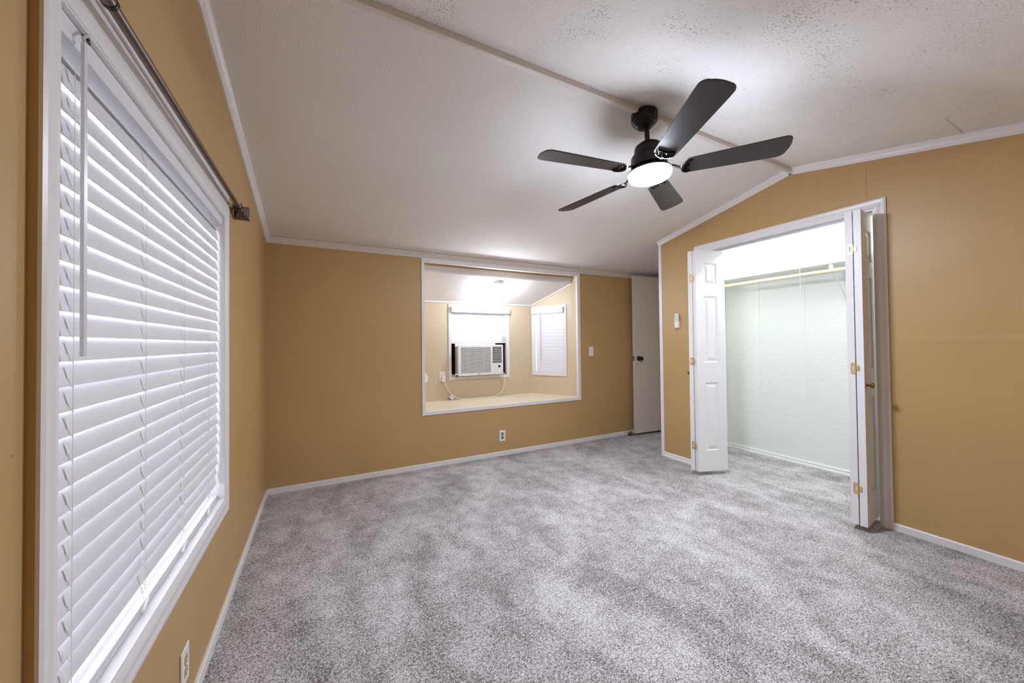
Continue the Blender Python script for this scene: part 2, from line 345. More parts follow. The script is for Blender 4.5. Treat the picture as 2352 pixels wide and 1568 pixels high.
# alcove behind the back wall
AY = 4.083; AL, AR = (1.02, AY), (2.472, AY); FL, FR = (.87, YB+.1), (2.739, YB+.1)
ASL = .443
def za(y): return 1.682+ASL*(AY-y)
W2 = (1.362, 2.10, .795, 1.62)
mb = MB()
mb.box(AL[0]-.1, W2[0], AY, AY+.1, .45, 1.80).box(W2[1], AR[0]+.1, AY, AY+.1, .45, 1.80).box(W2[0], W2[1], AY, AY+.1, .45, W2[2]).box(W2[0], W2[1], AY, AY+.1, W2[3], 1.80)
tag(mb.build('wall_alcove_back', M['lit_tan']), 'tan back wall of the alcove behind the air conditioner', 'wall', S)
DR = Vector((FR[0]-AR[0], FR[1]-AR[1], 0)); LR_ = DR.length; DR.normalize(); NR = Vector((DR.y, -DR.x, 0))   # NR points into the alcove
if NR.x > 0: NR = -NR
XF3 = Matrix((( DR.x, -NR.x, 0, AR[0]), (DR.y, -NR.y, 0, AR[1]), (0, 0, 1, 0), (0, 0, 0, 1)))                 # local: x along wall, y outwards, z up
W3 = (.04, .465, .805, 1.63)
mb = MB(XF3)
for a, b, c, d in ((-.02, W3[0], .45, 2.1), (W3[1], LR_+.02, .45, 2.1), (W3[0], W3[1], .45, W3[2]), (W3[0], W3[1], W3[3], 2.1)): mb.box(a, b, 0, .08, c, d)
tag(mb.build('wall_alcove_right', M['lit_tan']), 'tan slanted side wall of the alcove with the narrow window', 'wall', S)
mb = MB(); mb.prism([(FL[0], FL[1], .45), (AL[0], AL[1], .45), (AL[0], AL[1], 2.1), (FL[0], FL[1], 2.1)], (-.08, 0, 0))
tag(mb.build('wall_alcove_left', M['lit_tan']), 'tan slanted side wall of the alcove opposite the narrow window', 'wall', S)
mb = MB(); zl = OH[2]+.002; mb.prism([(OH[0], YB+.019, zl), (OH[1], YB+.019, zl), (OH[1], YB+.1, zl), (FR[0]+.15, YB+.1, zl), (FR[0]+.15, AY+.02, zl), (FL[0]-.1, AY+.02, zl), (FL[0]-.1, YB+.1, zl), (OH[0], YB+.1, zl)], (0, 0, -.05))
tag(mb.build('floor.001', M['ledge']), 'tan painted ledge forming the floor of the alcove', 'ledge', S)
mb = MB(); mb.prism([(FL[0]-.1, YB+.098, za(YB+.098)), (FR[0]+.2, YB+.098, za(YB+.098)), (FR[0]+.2, AY+.05, za(AY+.05)), (FL[0]-.1, AY+.05, za(AY+.05))], (0, 0, .05))
tag(mb.build('ceiling.001', M['ceil2']), 'white textured sloping ceiling of the alcove', 'ceiling', S)

mb = MB().box(OH[0], OH[0]+.0015, YB+.0205, YB+.1, OH[2]+.002, OH[3]).box(OH[1]-.0015, OH[1], YB+.0205, YB+.1, OH[2]+.002, OH[3])
tag(mb.build('wall_alcove_jamb', M['lit_tan']), 'tan side faces of the alcove opening just behind its white frame', 'wall', S)

# ------------------------------------------------------------------ crown, baseboards, other trim
CR = [(0, .002), (.030, .002), (.030, -.006), (.026, -.012), (.018, -.022), (.014, -.034), (.009, -.038), (.009, -.048), (0, -.048)]
def crown(name, p0, p1, n, label, m='trim'):
    p0, p1 = Vector(p0), Vector(p1); d = (p1-p0).normalized(); n = Vector(n)
    upv = n.cross(d); upv = upv if upv.z > 0 else -upv
    return MB().sweep(CR, p0, p1, n, upv)
mb = crown('', (XL, YB, zc(YB)), (XL, YR, ZR), (1, 0, 0), ''); m2 = crown('', (XL, YR, ZR), (XL, YF, zc(YF)), (1, 0, 0), ''); mb.add(m2.v, m2.f)
tag(mb.build('trim_1', M['trim']), 'white crown moulding sloping along the top of the window wall', 'moulding', S)
mb = crown('', (XL, YB, zc(YB)), (XN, YB, zc(YB)), (0, -1, 0), ''); tag(mb.build('trim_2', M['trimwarm']), 'white crown moulding above the alcove along the low wall', 'moulding', S)
mb = crown('', (XR, YC+.006, zc(YC)), (XR, YR, ZR), (-1, 0, 0), ''); m2 = crown('', (XR, YR, ZR), (XR, YF, zc(YF)), (-1, 0, 0), ''); mb.add(m2.v, m2.f)
tag(mb.build('trim_3', M['trim']), 'white crown moulding following the gable above the closet', 'moulding', S)
mb = MB(); mb.prism([(XL, YR-.020, ZR), (XL, YR-.020, ZR-.033), (XL, YR-.015, ZR-.034), (XL, YR+.006, ZR-.031), (XL, YR+.009, ZR-.026), (XL, YR+.022, ZR-.020), (XL, YR+.026, ZR-.012), (XL, YR+.026, ZR)], (XR-XL, 0, 0))
tag(mb.build('trim_4', M['trimwarm']), 'white batten running along the ceiling ridge past the fan', 'batten', S)
mb = boxmb(XR-.006, XR+.024, YC-.03, YC+.006, 0, zc(YC)-.04); tag(mb.build('trim_5', M['trim'], bevel=.002), 'white corner strip on the outside corner of the closet wall', 'trim', S)
# frame round the alcove opening
mb = MB(); o0, o1 = .866, 2.776
frame(mb, o0, o1, .503, 2.021, OH[0]+.003, OH[1]-.003, .538, OH[3]-.003, YB-.012, YB+.02)
tag(mb.build('trim_6', M['trim'], bevel=.0025), 'thin white frame round the alcove opening', 'frame', S)
mb = MB(); mb.box(FL[0]-.1, FR[0]+.1, YB+.1, YB+.118, 1.914, 2.08).box(FL[0]-.1, FR[0]+.1, YB+.094, YB+.1, 1.93, 1.985)
tag(mb.build('trim_7', M['trimwarm'], bevel=.002), 'white header board hanging just inside the alcove', 'board', S)
# thin mouldings where the alcove walls meet its ceiling
mb = MB(); mb.box(AL[0], AR[0], AY-.012, AY, za(AY)-.014, za(AY)+.004)
a3 = Vector((AR[0], AR[1], za(AR[1]))); b3 = Vector((FR[0], FR[1], za(FR[1]))); u3 = (b3-a3).normalized(); upv = NR.cross(u3); upv = upv if upv.z > 0 else -upv
mb.sweep([(0, .004), (.012, .004), (.012, -.014), (0, -.014)], a3, b3, NR, upv)
tag(mb.build('trim_8', M['trim']), 'thin white moulding where the alcove walls meet its ceiling', 'moulding', S)
BB = [(0, 0), (.012, 0), (.012, .040), (.008, .0444), (0, .0444)]
BB2 = [(0, 0), (.020, 0), (.020, .012), (.016, .020), (.011, .022), (.011, .030), (.014, .036), (.010, .046), (0, .048)]
tag(MB().sweep(BB, (XL, YF, 0), (XL, YB, 0), (1, 0, 0), (0, 0, 1)).build('baseboard_left', M['trim']), 'thin white baseboard under the big window', 'baseboard', S)
tag(MB().sweep(BB, (XL, YB, 0), (XN, YB, 0), (0, -1, 0), (0, 0, 1)).build('baseboard_back', M['trim']), 'thin white baseboard under the alcove', 'baseboard', S)
tag(MB().sweep(BB, (XR, YF, 0), (XR, .93, 0), (-1, 0, 0), (0, 0, 1)).build('baseboard_right', M['trim']), 'white baseboard on the camera side of the closet', 'baseboard', S)
tag(MB().sweep(BB2, (XR, 2.245, 0), (XR, YC-.02, 0), (-1, 0, 0), (0, 0, 1)).build('baseboard_right.001', M['trim']), 'short moulded white baseboard between closet and outside corner', 'baseboard', S)
mb = MB().sweep(BB2, (XCB, YCR, 0), (XCB, YCL, 0), (-1, 0, 0), (0, 0, 1)).sweep(BB2, (XR+.1, YCL, 0), (XCB, YCL, 0), (0, -1, 0), (0, 0, 1))
tag(mb.build('baseboard_closet', M['closet']), 'moulded white baseboard inside the closet', 'baseboard', S)
mb = MB()
for y in (2.17, 1.765, 1.36): mb.box(XCB-.004, XCB, y-.001, y+.028, .046, zc(y)-.01)
mb.box(XCB-.012, XCB, YCL-.012, YCL, .046, zc(YCL)-.01)
tag(mb.build('trim_9', M['closet'], bevel=.001), 'narrow white seam strips on the closet back wall', 'trim', S)
# painted-over panel seam on the near ceiling slope
mb = MB(); ys = .613; mb.prism([(2.86, ys-.006, zc(ys-.006)-.003), (2.86, ys+.006, zc(ys+.006)-.003), (2.86, ys+.006, zc(ys+.006)+.002), (2.86, ys-.006, zc(ys-.006)+.002)], (XR-2.86, 0, 0))
tag(mb.build('trim_10', M['trim']), 'short white caulked seam on the ceiling near the closet gable', 'seam', S)
# closet casing + jamb
cas = [(0, 0), (.055, 0), (.055, .009), (.046, .014), (.030, .012), (.016, .016), (.006, .012), (0, .008)]   # (across, out)
def casing(mb, y0, y1, z0, z1, x, nx, wid=(.055, .055, .055, .055), sc=1, legs=True):
    """mitred moulded frame round (y0,y1,z0,z1) on the plane X=x facing nx; wid = widths at y0, y1, bottom, top"""
    c = [(y0, z0, -wid[0], -wid[2]), (y0, z1, -wid[0], wid[3]), (y1, z1, wid[1], wid[3]), (y1, z0, wid[1], -wid[2])]
    if not legs: c[0] = (y0, z0, -wid[0], 0); c[3] = (y1, z0, wid[1], 0)
    n = len(cas)
    def ring(k): return [(x+nx*b*sc, c[k][0]+c[k][2]*a/.055, c[k][1]+c[k][3]*a/.055) for a, b in cas]
    if legs:
        mb.add(sum([ring(k) for k in range(4)], []), [(i*n+k, i*n+(k+1) % n, ((i+1) % 4)*n+(k+1) % n, ((i+1) % 4)*n+k) for i in range(4) for k in range(n)])
    else:
        mb.add(sum([ring(k) for k in range(4)], []), [(i*n+k, i*n+(k+1) % n, (i+1)*n+(k+1) % n, (i+1)*n+k) for i in range(3) for k in range(n)]+[tuple(range(n))[::-1], tuple(range(3*n, 4*n))])
mb = MB(); casing(mb, CH[0], CH[1], 0, CH[3], XR, -1, legs=False)
mb.box(XR-.002, XR+.106, CH[0]-.004, CH[0]+.010, 0, CH[3]-.010).box(XR-.002, XR+.106, CH[1]-.010, CH[1]+.004, 0, CH[3]-.010).box(XR-.002, XR+.106, CH[0]-.004, CH[1]+.004, CH[3]-.010, CH[3]+.004)
tag(mb.build('trim_11', M['trim']), 'white moulded casing round the closet opening', 'casing', S)
mb = MB(); mb.box(XR+.035, XR+.06, CH[0]+.02, CH[1]-.02, CH[3]-.028, CH[3]-.010)
tag(mb.build('trim_12', M['acgrey']), 'grey metal folding door track under the closet head jamb', 'track', S)
# white board above the window behind the curtain rod
tag(boxmb(XL, XL+.012, .73, 2.075, 1.855, 1.892).build('trim_13', M['trim'], bevel=.002), 'flat white board on the wall behind the curtain rod', 'board', S)

# ------------------------------------------------------------------ windows
win = empty('window_1', (XL, 1.45, .43), 'big window with white casing in the left wall, behind slatted blind', 'window', S)
mb = MB(); casing(mb, WH[0], WH[1], WH[2], WH[3], XL, 1, wid=(.0395, .070, .069, .074), sc=.55)
mb.build('window_casing', M['trim'], win)
mb = MB(); xa, xb = XL-.12, XL+.003
mb.box(xa, xb, WH[0]-.004, WH[0]+.008, WH[2]+.006, WH[3]-.006).box(xa, xb, WH[1]-.008, WH[1]+.004, WH[2]+.006, WH[3]-.006).box(xa, xb, WH[0]-.004, WH[1]+.004, WH[3]-.006, WH[3]+.004).box(xa, xb, WH[0]-.004, WH[1]+.004, WH[2]-.004, WH[2]+.006)
mb.build('window_jamb', M['trim'], win)
mb = MB(); X0 = XL-.105
y0, y1, z0, z1 = WH[0]+.008, WH[1]-.008, WH[2]+.006, WH[3]-.006
mb.box(X0, X0+.03, y0, y0+.035, z0+.035, z1-.035).box(X0, X0+.03, y1-.035, y1, z0+.035, z1-.035).box(X0, X0+.03, y0, y1, z0, z0+.035).box(X0, X0+.03, y0, y1, z1-.035, z1).box(X0+.004, X0+.03, y0+.035, y1-.035, 1.13, 1.165)
mb.build('sash', M['trim'], win, bevel=.003)
boxmb(X0+.012, X0+.016, WH[0]+.03, WH[1]-.03, WH[2]+.03, WH[3]-.03).build('pane', M['glass'], win)

win = empty('window_2', (1.73, AY, .76), 'alcove window that holds the air conditioner, white frame', 'window', S)
mb = frame(MB(), 1.333, 2.136, .762, 1.652, W2[0]+.004, W2[1]-.004, W2[2]+.004, W2[3]-.004, AY-.012, AY)
mb.build('window_frame', M['trim'], win, bevel=.002)
mb = frame(MB(), W2[0]-.003, W2[1]+.003, W2[2]-.003, W2[3]+.003, W2[0]+.008, W2[1]-.008, W2[2]+.006, W2[3]-.006, AY-.002, AY+.1)
mb.build('window_jamb', M['trim'], win)
mb = frame(MB(), W2[0]+.008, W2[1]-.008, 1.182, W2[3]-.006, W2[0]+.035, W2[1]-.035, 1.215, W2[3]-.035, AY+.065, AY+.09)
mb.build('sash', M['trim'], win, bevel=.003)
boxmb(W2[0]+.02, W2[1]-.02, AY+.076, AY+.08, 1.20, W2[3]-.02).build('pane', M['glass'], win)

win = empty('window_3', XF3 @ Vector((.25, 0, .77)), 'narrow window with white frame in the slanted alcove wall', 'window', S)
mb = frame(MB(XF3), .004, .503, .772, 1.662, W3[0]+.022, W3[1]-.004, W3[2]+.004, W3[3]-.004, -.012, 0)
mb.build('window_frame', M['trim'], win, bevel=.002)
mb = frame(MB(XF3), W3[0], W3[1], W3[2], W3[3], W3[0]+.022, W3[1]-.022, W3[2]+.022, W3[3]-.022, .05, .075)
mb.build('sash', M['trim'], win)
MB(XF3).box(W3[0]+.01, W3[1]-.01, .06, .064, W3[2]+.01, W3[3]-.01).build('pane', M['glass'], win)

# ------------------------------------------------------------------ blinds
def slat_mb(mb, xf, x0, x1, yb, zb, wid, th, ang, curve=.0016):
    """one slat: local x along, y outwards from the room; bottom room-side edge at (yb, zb); ang from horizontal, rising outwards"""
    n = 6; c, s = math.cos(ang), math.sin(ang); top = []; bot = []
    for i in range(n+1):
        u = wid*i/n; k = curve*(1-(2*i/n-1)**2)
        yy = yb+u*c-k*s; zz = zb+u*s+k*c
        top.append((yy, zz)); bot.append((yy+th*s, zz-th*c))
    ring = top+bot[::-1]; m = len(ring)
    tmp = MB(xf); tmp.add([(x0, y, z) for y, z in ring]+[(x1, y, z) for y, z in ring], [tuple(range(m))[::-1], tuple(range(m, 2*m))]+[(k, (k+1) % m, m+(k+1) % m, m+k) for k in range(m)])
    mb.add([v for v in tmp.v], tmp.f)
def I(v): return v
# big window blind: local x = world Y, local y = -world X (outwards), z up
XF1 = Matrix(((0, -1, 0, 0), (1, 0, 0, 0), (0, 0, 1, 0), (0, 0, 0, 1)))
BL = empty('window_blind', (XL-.03, 1.45, WH[2]+.02), 'big white slatted blind with closed tilted slats covering the left wall window', 'blind', group=None)
PITCH_S = .0451; ANG = math.radians(79)
zs = [1.6615-.0451*k for k in range(25)]
mb = MB()
for i, z in enumerate(zs): slat_mb(mb, XF1, .874, 2.030, .405+(.005 if i > 22 else 0), z, .050, .0028, ANG)
slat_mb(mb, XF1, .874, 2.030, .403, 1.7066, .050, .0028, math.radians(27))
slat_mb(mb, XF1, .874, 2.030, .421, .534, .050, .0028, math.radians(60))
zs.append(.545)
mb.build('slats', M['slat'], BL, smooth=True)
mb = MB()
for k in range(4): slat_mb(mb, XF1, .874, 2.030, .409+random.uniform(-.001, .001), .5125+.0058*k, .050, .0034, math.radians(1), .0008)
mb.build('stacked_slats', M['slat'], BL, smooth=True)
MB(XF1).box(.874, 2.030, .410, .458, .494, .507).build('bottom_rail', M['slat'], BL, bevel=.003)
MB(XF1).box(.872, 2.034, .392, .430, 1.734, 1.772).build('head_rail', M['slat'], BL, bevel=.002)
for y in (.95, 1.262, 1.56, 1.86):
    mb = MB(XF1)
    mb.tube([(y+.003, .4075, .52), (y+.003, .4015, .58), (y+.003, .4015, 1.74)], .0006, 6).tube([(y+.002, .437, .53), (y+.002, .437, 1.74)], .0007, 6)
    for z in zs:
        mb.add([(y-.0075, .4075, z+.036), (y-.0025, .4075, z+.036), (y-.0007, .4040, z+.014), (y-.0057, .4040, z+.014)], [(0, 1, 2, 3)])      # tape dash in each slat slot
        mb.tube([(y-.003, .4052, z+.013), (y+.003, .4020, z-.003)], .0005, 5)
    for q in range(3):                                                                # slack loops over the stacked slats
        pts = [(y+.006+.016*math.sin(a*.9+q), .404-.002*q, .522+.010*math.cos(a)+.005*q-.006*a/6) for a in [j*.55 for j in range(13)]]
        mb.tube(pts, .0008, 5)
    mb.build('ladder_cord', M['cordw'], BL, smooth=True)
wy, wx, wz = .928, .380, 1.742
MB(XF1).tube([(wy, wx, wz), (wy-.001, wx-.001, 1.45), (wy-.002, wx-.002, 1.174)], [.0046, .0050, .0050], 6).build('tilt_wand', M['wand'], BL)
MB(XF1).tube([(wy+.030, .393, wz+.030), (wy+.026, .386, wz+.031), (wy+.014, .381, wz+.026), (wy+.004, .380, wz+.016), (wy-.003, .380, wz+.008), (wy+.002, wx, wz+.001), (wy, wx, wz-.006)], .0026, 8).build('wand_hook', M['clear'], BL, smooth=True)
mb = MB(XF1); mb.box(wy+.022, wy+.046, .3895, .3925, wz+.026, wz+.036).box(wy+.026, wy+.036, .386, .3895, wz+.028, wz+.034); mb.build('tilter_slot', M['dark'], BL, bevel=.001)

def small_blind(xf, x0, x1, y_front, ztop, zval, slat_zs, stack, name_loc, label, wandx, cords, ang, wid=.045):
    b = empty('window_blind', name_loc, label, 'blind')
    mb = MB()
    for z in slat_zs: slat_mb(mb, xf, x0, x1, y_front, z, wid, .0028, ang)
    mb.build('slats', M['slat'], b, smooth=True)
    mb = MB()
    z = stack[0]; k = 0
    while z < stack[1]-.004:
        slat_mb(mb, xf, x0, x1, y_front-.006+random.uniform(-.0012, .0012), z+.012, .048, .0032, math.radians(2), .001); z += .0056; k += 1
    if k: mb.build('stacked_slats', M['slat'], b, smooth=True)
    MB(xf).box(x0, x1, y_front-.006, y_front+.044, stack[0]-.006, stack[0]+.008).build('bottom_rail', M['slat'], b, bevel=.002)
    for c in cords: MB(xf).tube([(c, y_front-.004, stack[0]), (c, y_front-.004, zval)], .0012, 6).build('ladder_cord', M['cordw'], b)
    return b
XF2 = Matrix(((1, 0, 0, 0), (0, 1, 0, AY), (0, 0, 1, 0), (0, 0, 0, 1)))
P2 = .0465
b = small_blind(XF2, W2[0]+.012, W2[1]-.012, .006, 1.60, 1.56, [1.285+P2*k for k in range(6)], (1.200, 1.268), (1.73, AY, 1.2),
                'white slatted blind half raised above the air conditioner', None, (1.49, 1.73, 1.965), math.radians(83), .050)
MB(XF2).box(W2[0]+.002, 2.135, -.042, -.012, 1.558, 1.626).build('valance', M['slat'], b, bevel=.006)
mb = MB(XF2); mb.box(W2[0]+.012, W2[1]-.012, -.008, .040, 1.572, 1.612); mb.build('head_rail', M['slat'], b)
P3 = .0437
b = small_blind(XF3, W3[0]+.024, W3[1]-.008, .004, 1.6, 1.57, [.826+P3*k for k in range(17)], (.815, .822), XF3 @ Vector((.25, 0, .8)),
                'narrow white slatted blind fully lowered on the slanted alcove wall', None, (.125, .39), math.radians(83), .049)
MB(XF3).box(.012, .470, -.040, -.010, 1.562, 1.634).build('valance', M['slat'], b, bevel=.006)
MB(XF3).tube([(.133, -.016, 1.56), (.140, -.016, .958)], .0035, 6).build('tilt_wand', M['acgrey'], b)

# ------------------------------------------------------------------ curtain rod
cr = empty('curtain_rod', (XL, 1.5, 1.83), 'brushed pewter curtain rod with square finial mounted above the big window', 'curtain rod')
r0, r1 = Vector((-.343, .55, 1.819)), Vector((-.347, 2.150, 1.856)); dr = (r1-r0).normalized()
MB().tube([r0, r1], .0098, 20).build('rod', M['steel'], cr, smooth=True)
ra = r0+dr*.372
MB().tube([r0, ra], .0118, 20).build('outer_tube', M['steel'], cr, smooth=True)
MB().tube([ra-dr*.006, ra+dr*.003], .0128, 20).build('collar', M['dark'], cr, smooth=True)
fin = MB(); p = r1
fin.lathe([(.006, 0), (.011, .004), (.0135, .012), (.011, .02), (.007, .024)], p, dr, 20)
f0 = p+dr*.024; ux = Vector((1, 0, 0)); uz = ux.cross(dr); uz = uz if uz.z > 0 else -uz
secs = [(.013, 0), (.016, .006), (.030, .046), (.034, .050), (.034, .058), (.001, .060)]
vs_ = []
for h, l in secs: vs_ += [f0+dr*l+ux*(sx*h)+uz*(sz*h) for sx, sz in ((-1, -1), (1, -1), (1, 1), (-1, 1))]
fin.add(vs_, [(i*4+j, i*4+(j+1) % 4, (i+1)*4+(j+1) % 4, (i+1)*4+j) for i in range(len(secs)-1) for j in range(4)]+[(0, 1, 2, 3), tuple(range(len(vs_)-4, len(vs_)))])
fin.build('finial', M['steel'], cr)
mb = MB(); yb_ = 2.108; zr_ = r0.z+(r1.z-r0.z)*(yb_-r0.y)/(r1.y-r0.y)
mb.box(XL, XL+.004, yb_-.009, yb_+.009, zr_-.030, zr_+.032).box(XL, -.330, yb_-.005, yb_+.005, zr_-.018, zr_-.013)
mb.tube([(-.347+.0175*math.cos(a), yb_, zr_+.0175*math.sin(a)) for a in [PI*(.85+1.45*i/16) for i in range(17)]], .0022, 8)
mb.build('wall_bracket', M['blackm'], cr, bevel=.0006)

# ------------------------------------------------------------------ doors
def panel_face(mb, x0, x1, z0, z1, y, sgn, panels):
    """moulded door face in the plane local y; sgn=-1 faces -y. panels: (x0,x1,z0,z1)"""
    xs = sorted(set([x0, x1]+[v for p in panels for v in p[:2]])); zs_ = sorted(set([z0, z1]+[v for p in panels for v in p[2:]]))
    for a, b in zip(xs, xs[1:]):
        for c, d in zip(zs_, zs_[1:]):
            if any(a >= p[0]-1e-6 and b <= p[1]+1e-6 and c >= p[2]-1e-6 and d <= p[3]+1e-6 for p in panels): continue
            mb.add([(a, y, c), (b, y, c), (b, y, d), (a, y, d)], [(0, 1, 2, 3)])
    for p in panels:
        rings = [(0, 0), (.004, .006), (.012, .0075), (.020, .0075), (.040, .001)]
        vs_ = []
        for ins, dep in rings: vs_ += [(p[0]+ins, y-sgn*dep, p[2]+ins), (p[1]-ins, y-sgn*dep, p[2]+ins), (p[1]-ins, y-sgn*dep, p[3]-ins), (p[0]+ins, y-sgn*dep, p[3]-ins)]
        k = len(rings)
        mb.add(vs_, [(i*4+j, i*4+(j+1) % 4, (i+1)*4+(j+1) % 4, (i+1)*4+j) for i in range(k-1) for j in range(4)]+[tuple(range(4*k-4, 4*k))])
LW, LT, LZ0, LZ1 = .292, .035, .037, 2.0
PANELS = [(.078, .214, 1.690, 1.885), (.078, .214, 1.000, 1.590), (.078, .214, .220, .820)]
def leaf(p, q, name, parent, sgn_face):
    """leaf between plan points p (x=0) and q (x=LW); thickness to the local +y side"""
    d = (Vector(q)-Vector(p)).normalized(); n = Vector((-d.y, d.x))
    xf = Matrix(((d.x, n.x, 0, p[0]), (d.y, n.y, 0, p[1]), (0, 0, 1, 0), (0, 0, 0, 1)))
    mb = MB(xf); panel_face(mb, 0, LW, LZ0, LZ1, 0, -1, PANELS); panel_face(mb, 0, LW, LZ0, LZ1, LT, 1, PANELS)
    mb.add([(0, 0, LZ0), (LW, 0, LZ0), (LW, LT, LZ0), (0, LT, LZ0), (0, 0, LZ1), (LW, 0, LZ1), (LW, LT, LZ1), (0, LT, LZ1)], [(0, 1, 2, 3), (4, 5, 6, 7), (0, 3, 7, 4), (1, 2, 6, 5)])
    return mb.build(name, M['doorw'], parent), xf
def hinge(parent, x, ya, yb, z):
    """flat non-mortise hinge across the two leaf edges that face the room: big open leaf on ya side, small leaf on yb side"""
    s = 1 if yb > ya else -1; yc = (ya+yb)/2; mb = MB()
    for a, b, c, d in ((.0015, .008, -.0178, .0178), (.018, .024, -.0178, .0178), (.0015, .024, .018, .033), (.0015, .024, -.033, -.018)):
        y0, y1 = yc-s*a, yc-s*b; mb.box(x-.0022, x, min(y0, y1), max(y0, y1), z+c, z+d)
    y0, y1 = yc+s*.0015, yc+s*.017; mb.box(x-.0022, x, min(y0, y1), max(y0, y1), z-.016, z+.016)
    mb.tube([(x-.003, yc, z-.034), (x-.003, yc, z+.034)], .0032, 10)
    for a, c in ((-.016, .026), (-.016, -.026), (.010, .008), (.010, -.008)): mb.lathe([(.0026, 0), (.0022, .001), (.0004, .0012)], (x-.0022, yc+s*a, z+c), (-1, 0, 0), 10)
    return mb.build('hinge', M['brass'], parent)
def knob(parent, pos, axis):
    mb = MB().lathe([(.0095, 0), (.0095, .003), (.0055, .006), (.005, .014), (.010, .019), (.0155, .026), (.0155, .031), (.011, .035), (.001, .0365)], pos, axis, 24)
    return mb.build('knob', M['antique'], parent, smooth=True)
# far pair (beside the remote)
d2 = empty('door_2', (3.1, 2.10, .037), 'white panelled bifold closet door folded open on the far side, beside the remote', 'closet door', S)
k2 = Vector((2.968, 2.088)); e2 = Vector((3.245, 2.005)); d_ = (e2-k2).normalized(); e2 = k2+d_*LW
# camera-side leaf: room face looks to the camera (-Y); local +y side is away
l2, xf = leaf(k2, e2, 'leaf', d2, -1)
k1 = Vector((2.970, 2.128)); e1 = k1+(Vector((3.25, 2.160))-k1).normalized()*LW
l1, xf1 = leaf(k1, e1, 'leaf', d2, 1)
for z in (1.757, 1.012, .264): hinge(d2, 2.9662, 2.146, 2.104, z)
dd = (e1-k1).normalized(); nn = Vector((-dd.y, dd.x)); kp = k1+dd*.035+nn*LT
knob(l1, (kp.x, kp.y, .90), (nn.x, nn.y, 0))
# near pair
d3 = empty('door_3', (3.1, 1.02, .037), 'white panelled bifold closet door folded open on the near side, brass knob showing', 'closet door', S)
ka = Vector((2.980, .983)); ea = ka+(Vector((3.25, 1.014))-ka).normalized()*LW
l3, xf3 = leaf(ka, ea, 'leaf', d3, -1)
kb = Vector((2.980, 1.025)); eb = kb+(Vector((3.25, 1.072))-kb).normalized()*LW
l4, xf4 = leaf(kb, eb, 'leaf', d3, 1)
for z in (1.757, 1.012, .264): hinge(d3, 2.9750, 1.0425, 1.0005, z)
dd = (ea-ka).normalized(); nn = Vector((dd.y, -dd.x)); kp = ka+dd*.040
knob(l3, (kp.x, kp.y, .905), (nn.x, nn.y, 0))

# flush entry door standing open against the back wall
d1 = empty('door_1', (4.30, 3.34, .03), 'plain off white entry door standing open in the far corner, black knob', 'door', S)
pA = Vector((3.547, 3.352)); pB = Vector((4.31, 3.300)); d_ = (pB-pA).normalized(); n_ = Vector((-d_.y, d_.x))
XD = Matrix(((d_.x, n_.x, 0, pA.x), (d_.y, n_.y, 0, pA.y), (0, 0, 1, 0), (0, 0, 0, 1)))
MB(XD).box(0, .765, 0, .035, .03, 2.030).build('slab', M['doorg'], d1, bevel=.002)
kz = .978
kp = XD @ Vector((.066, 0, kz)); ax = (-n_.x, -n_.y, 0)
MB().lathe([(.031, 0), (.031, .004), (.024, .010), (.012, .014), (.011, .030), (.020, .036), (.0265, .046), (.0265, .056), (.020, .064), (.001, .067)], kp, ax, 28).build('knob', M['blackm'], d1, smooth=True)
mb = MB(XD); mb.box(-.0012, .0005, .005, .030, kz-.028, kz+.028); lp = mb.build('latch_plate', M['blackm'], d1, bevel=.0005)
MB(XD).box(-.008, -.001, .011, .024, kz-.008, kz+.008).build('latch_bolt', M['brass'], lp, bevel=.002)
# door stop on the back baseboard
ds = empty('door_stop', (3.545, YB-.012, .03), 'small white tipped spring door stop on the baseboard behind the door', 'door stop')
MB().tube([(3.545, YB-.012, .030)]+[(3.545+.0045*math.cos(a), YB-.014-.05*a/60, .034+.0045*math.sin(a)+.012*a/60) for a in [i*.5 for i in range(121)]], .0011, 5).build('spring', M['steel'], ds, smooth=True)
MB().tube([(3.545, YB-.062, .046), (3.545, YB-.074, .049)], .0075, 14).build('tip', M['rubber'], ds, bevel=.001)
# crumpled brown leaf
mb = MB(); n = 22; gv = []
for i in range(n):
    for j in range(n):
        u, v = i/(n-1)*2-1, j/(n-1)*2-1
        q = noise.noise_vector(Vector((u*1.6, v*1.6, 3.1)))
        gv.append((3.505+.036*u*(1-.25*v*v)+.016*q.x, 3.400+.028*v*(1-.3*u*u)+.014*q.y, .030+.026*q.z+.020*math.sin(3*u+1)*math.cos(2.2*v)))
zmin = min(p[2] for p in gv); gv = [(a, b, c-zmin+.001) for a, b, c in gv]
mb.add(gv, [(i*n+j, (i+1)*n+j, (i+1)*n+j+1, i*n+j+1) for i in range(n-1) for j in range(n-1)])
lf = mb.build('dry_leaf', M['leaf'], smooth=True); tag(lf, 'crumpled dry brown leaf on the carpet at the foot of the entry door', 'leaf')
so = lf.modifiers.new('thickness', 'SOLIDIFY'); so.thickness = .0008

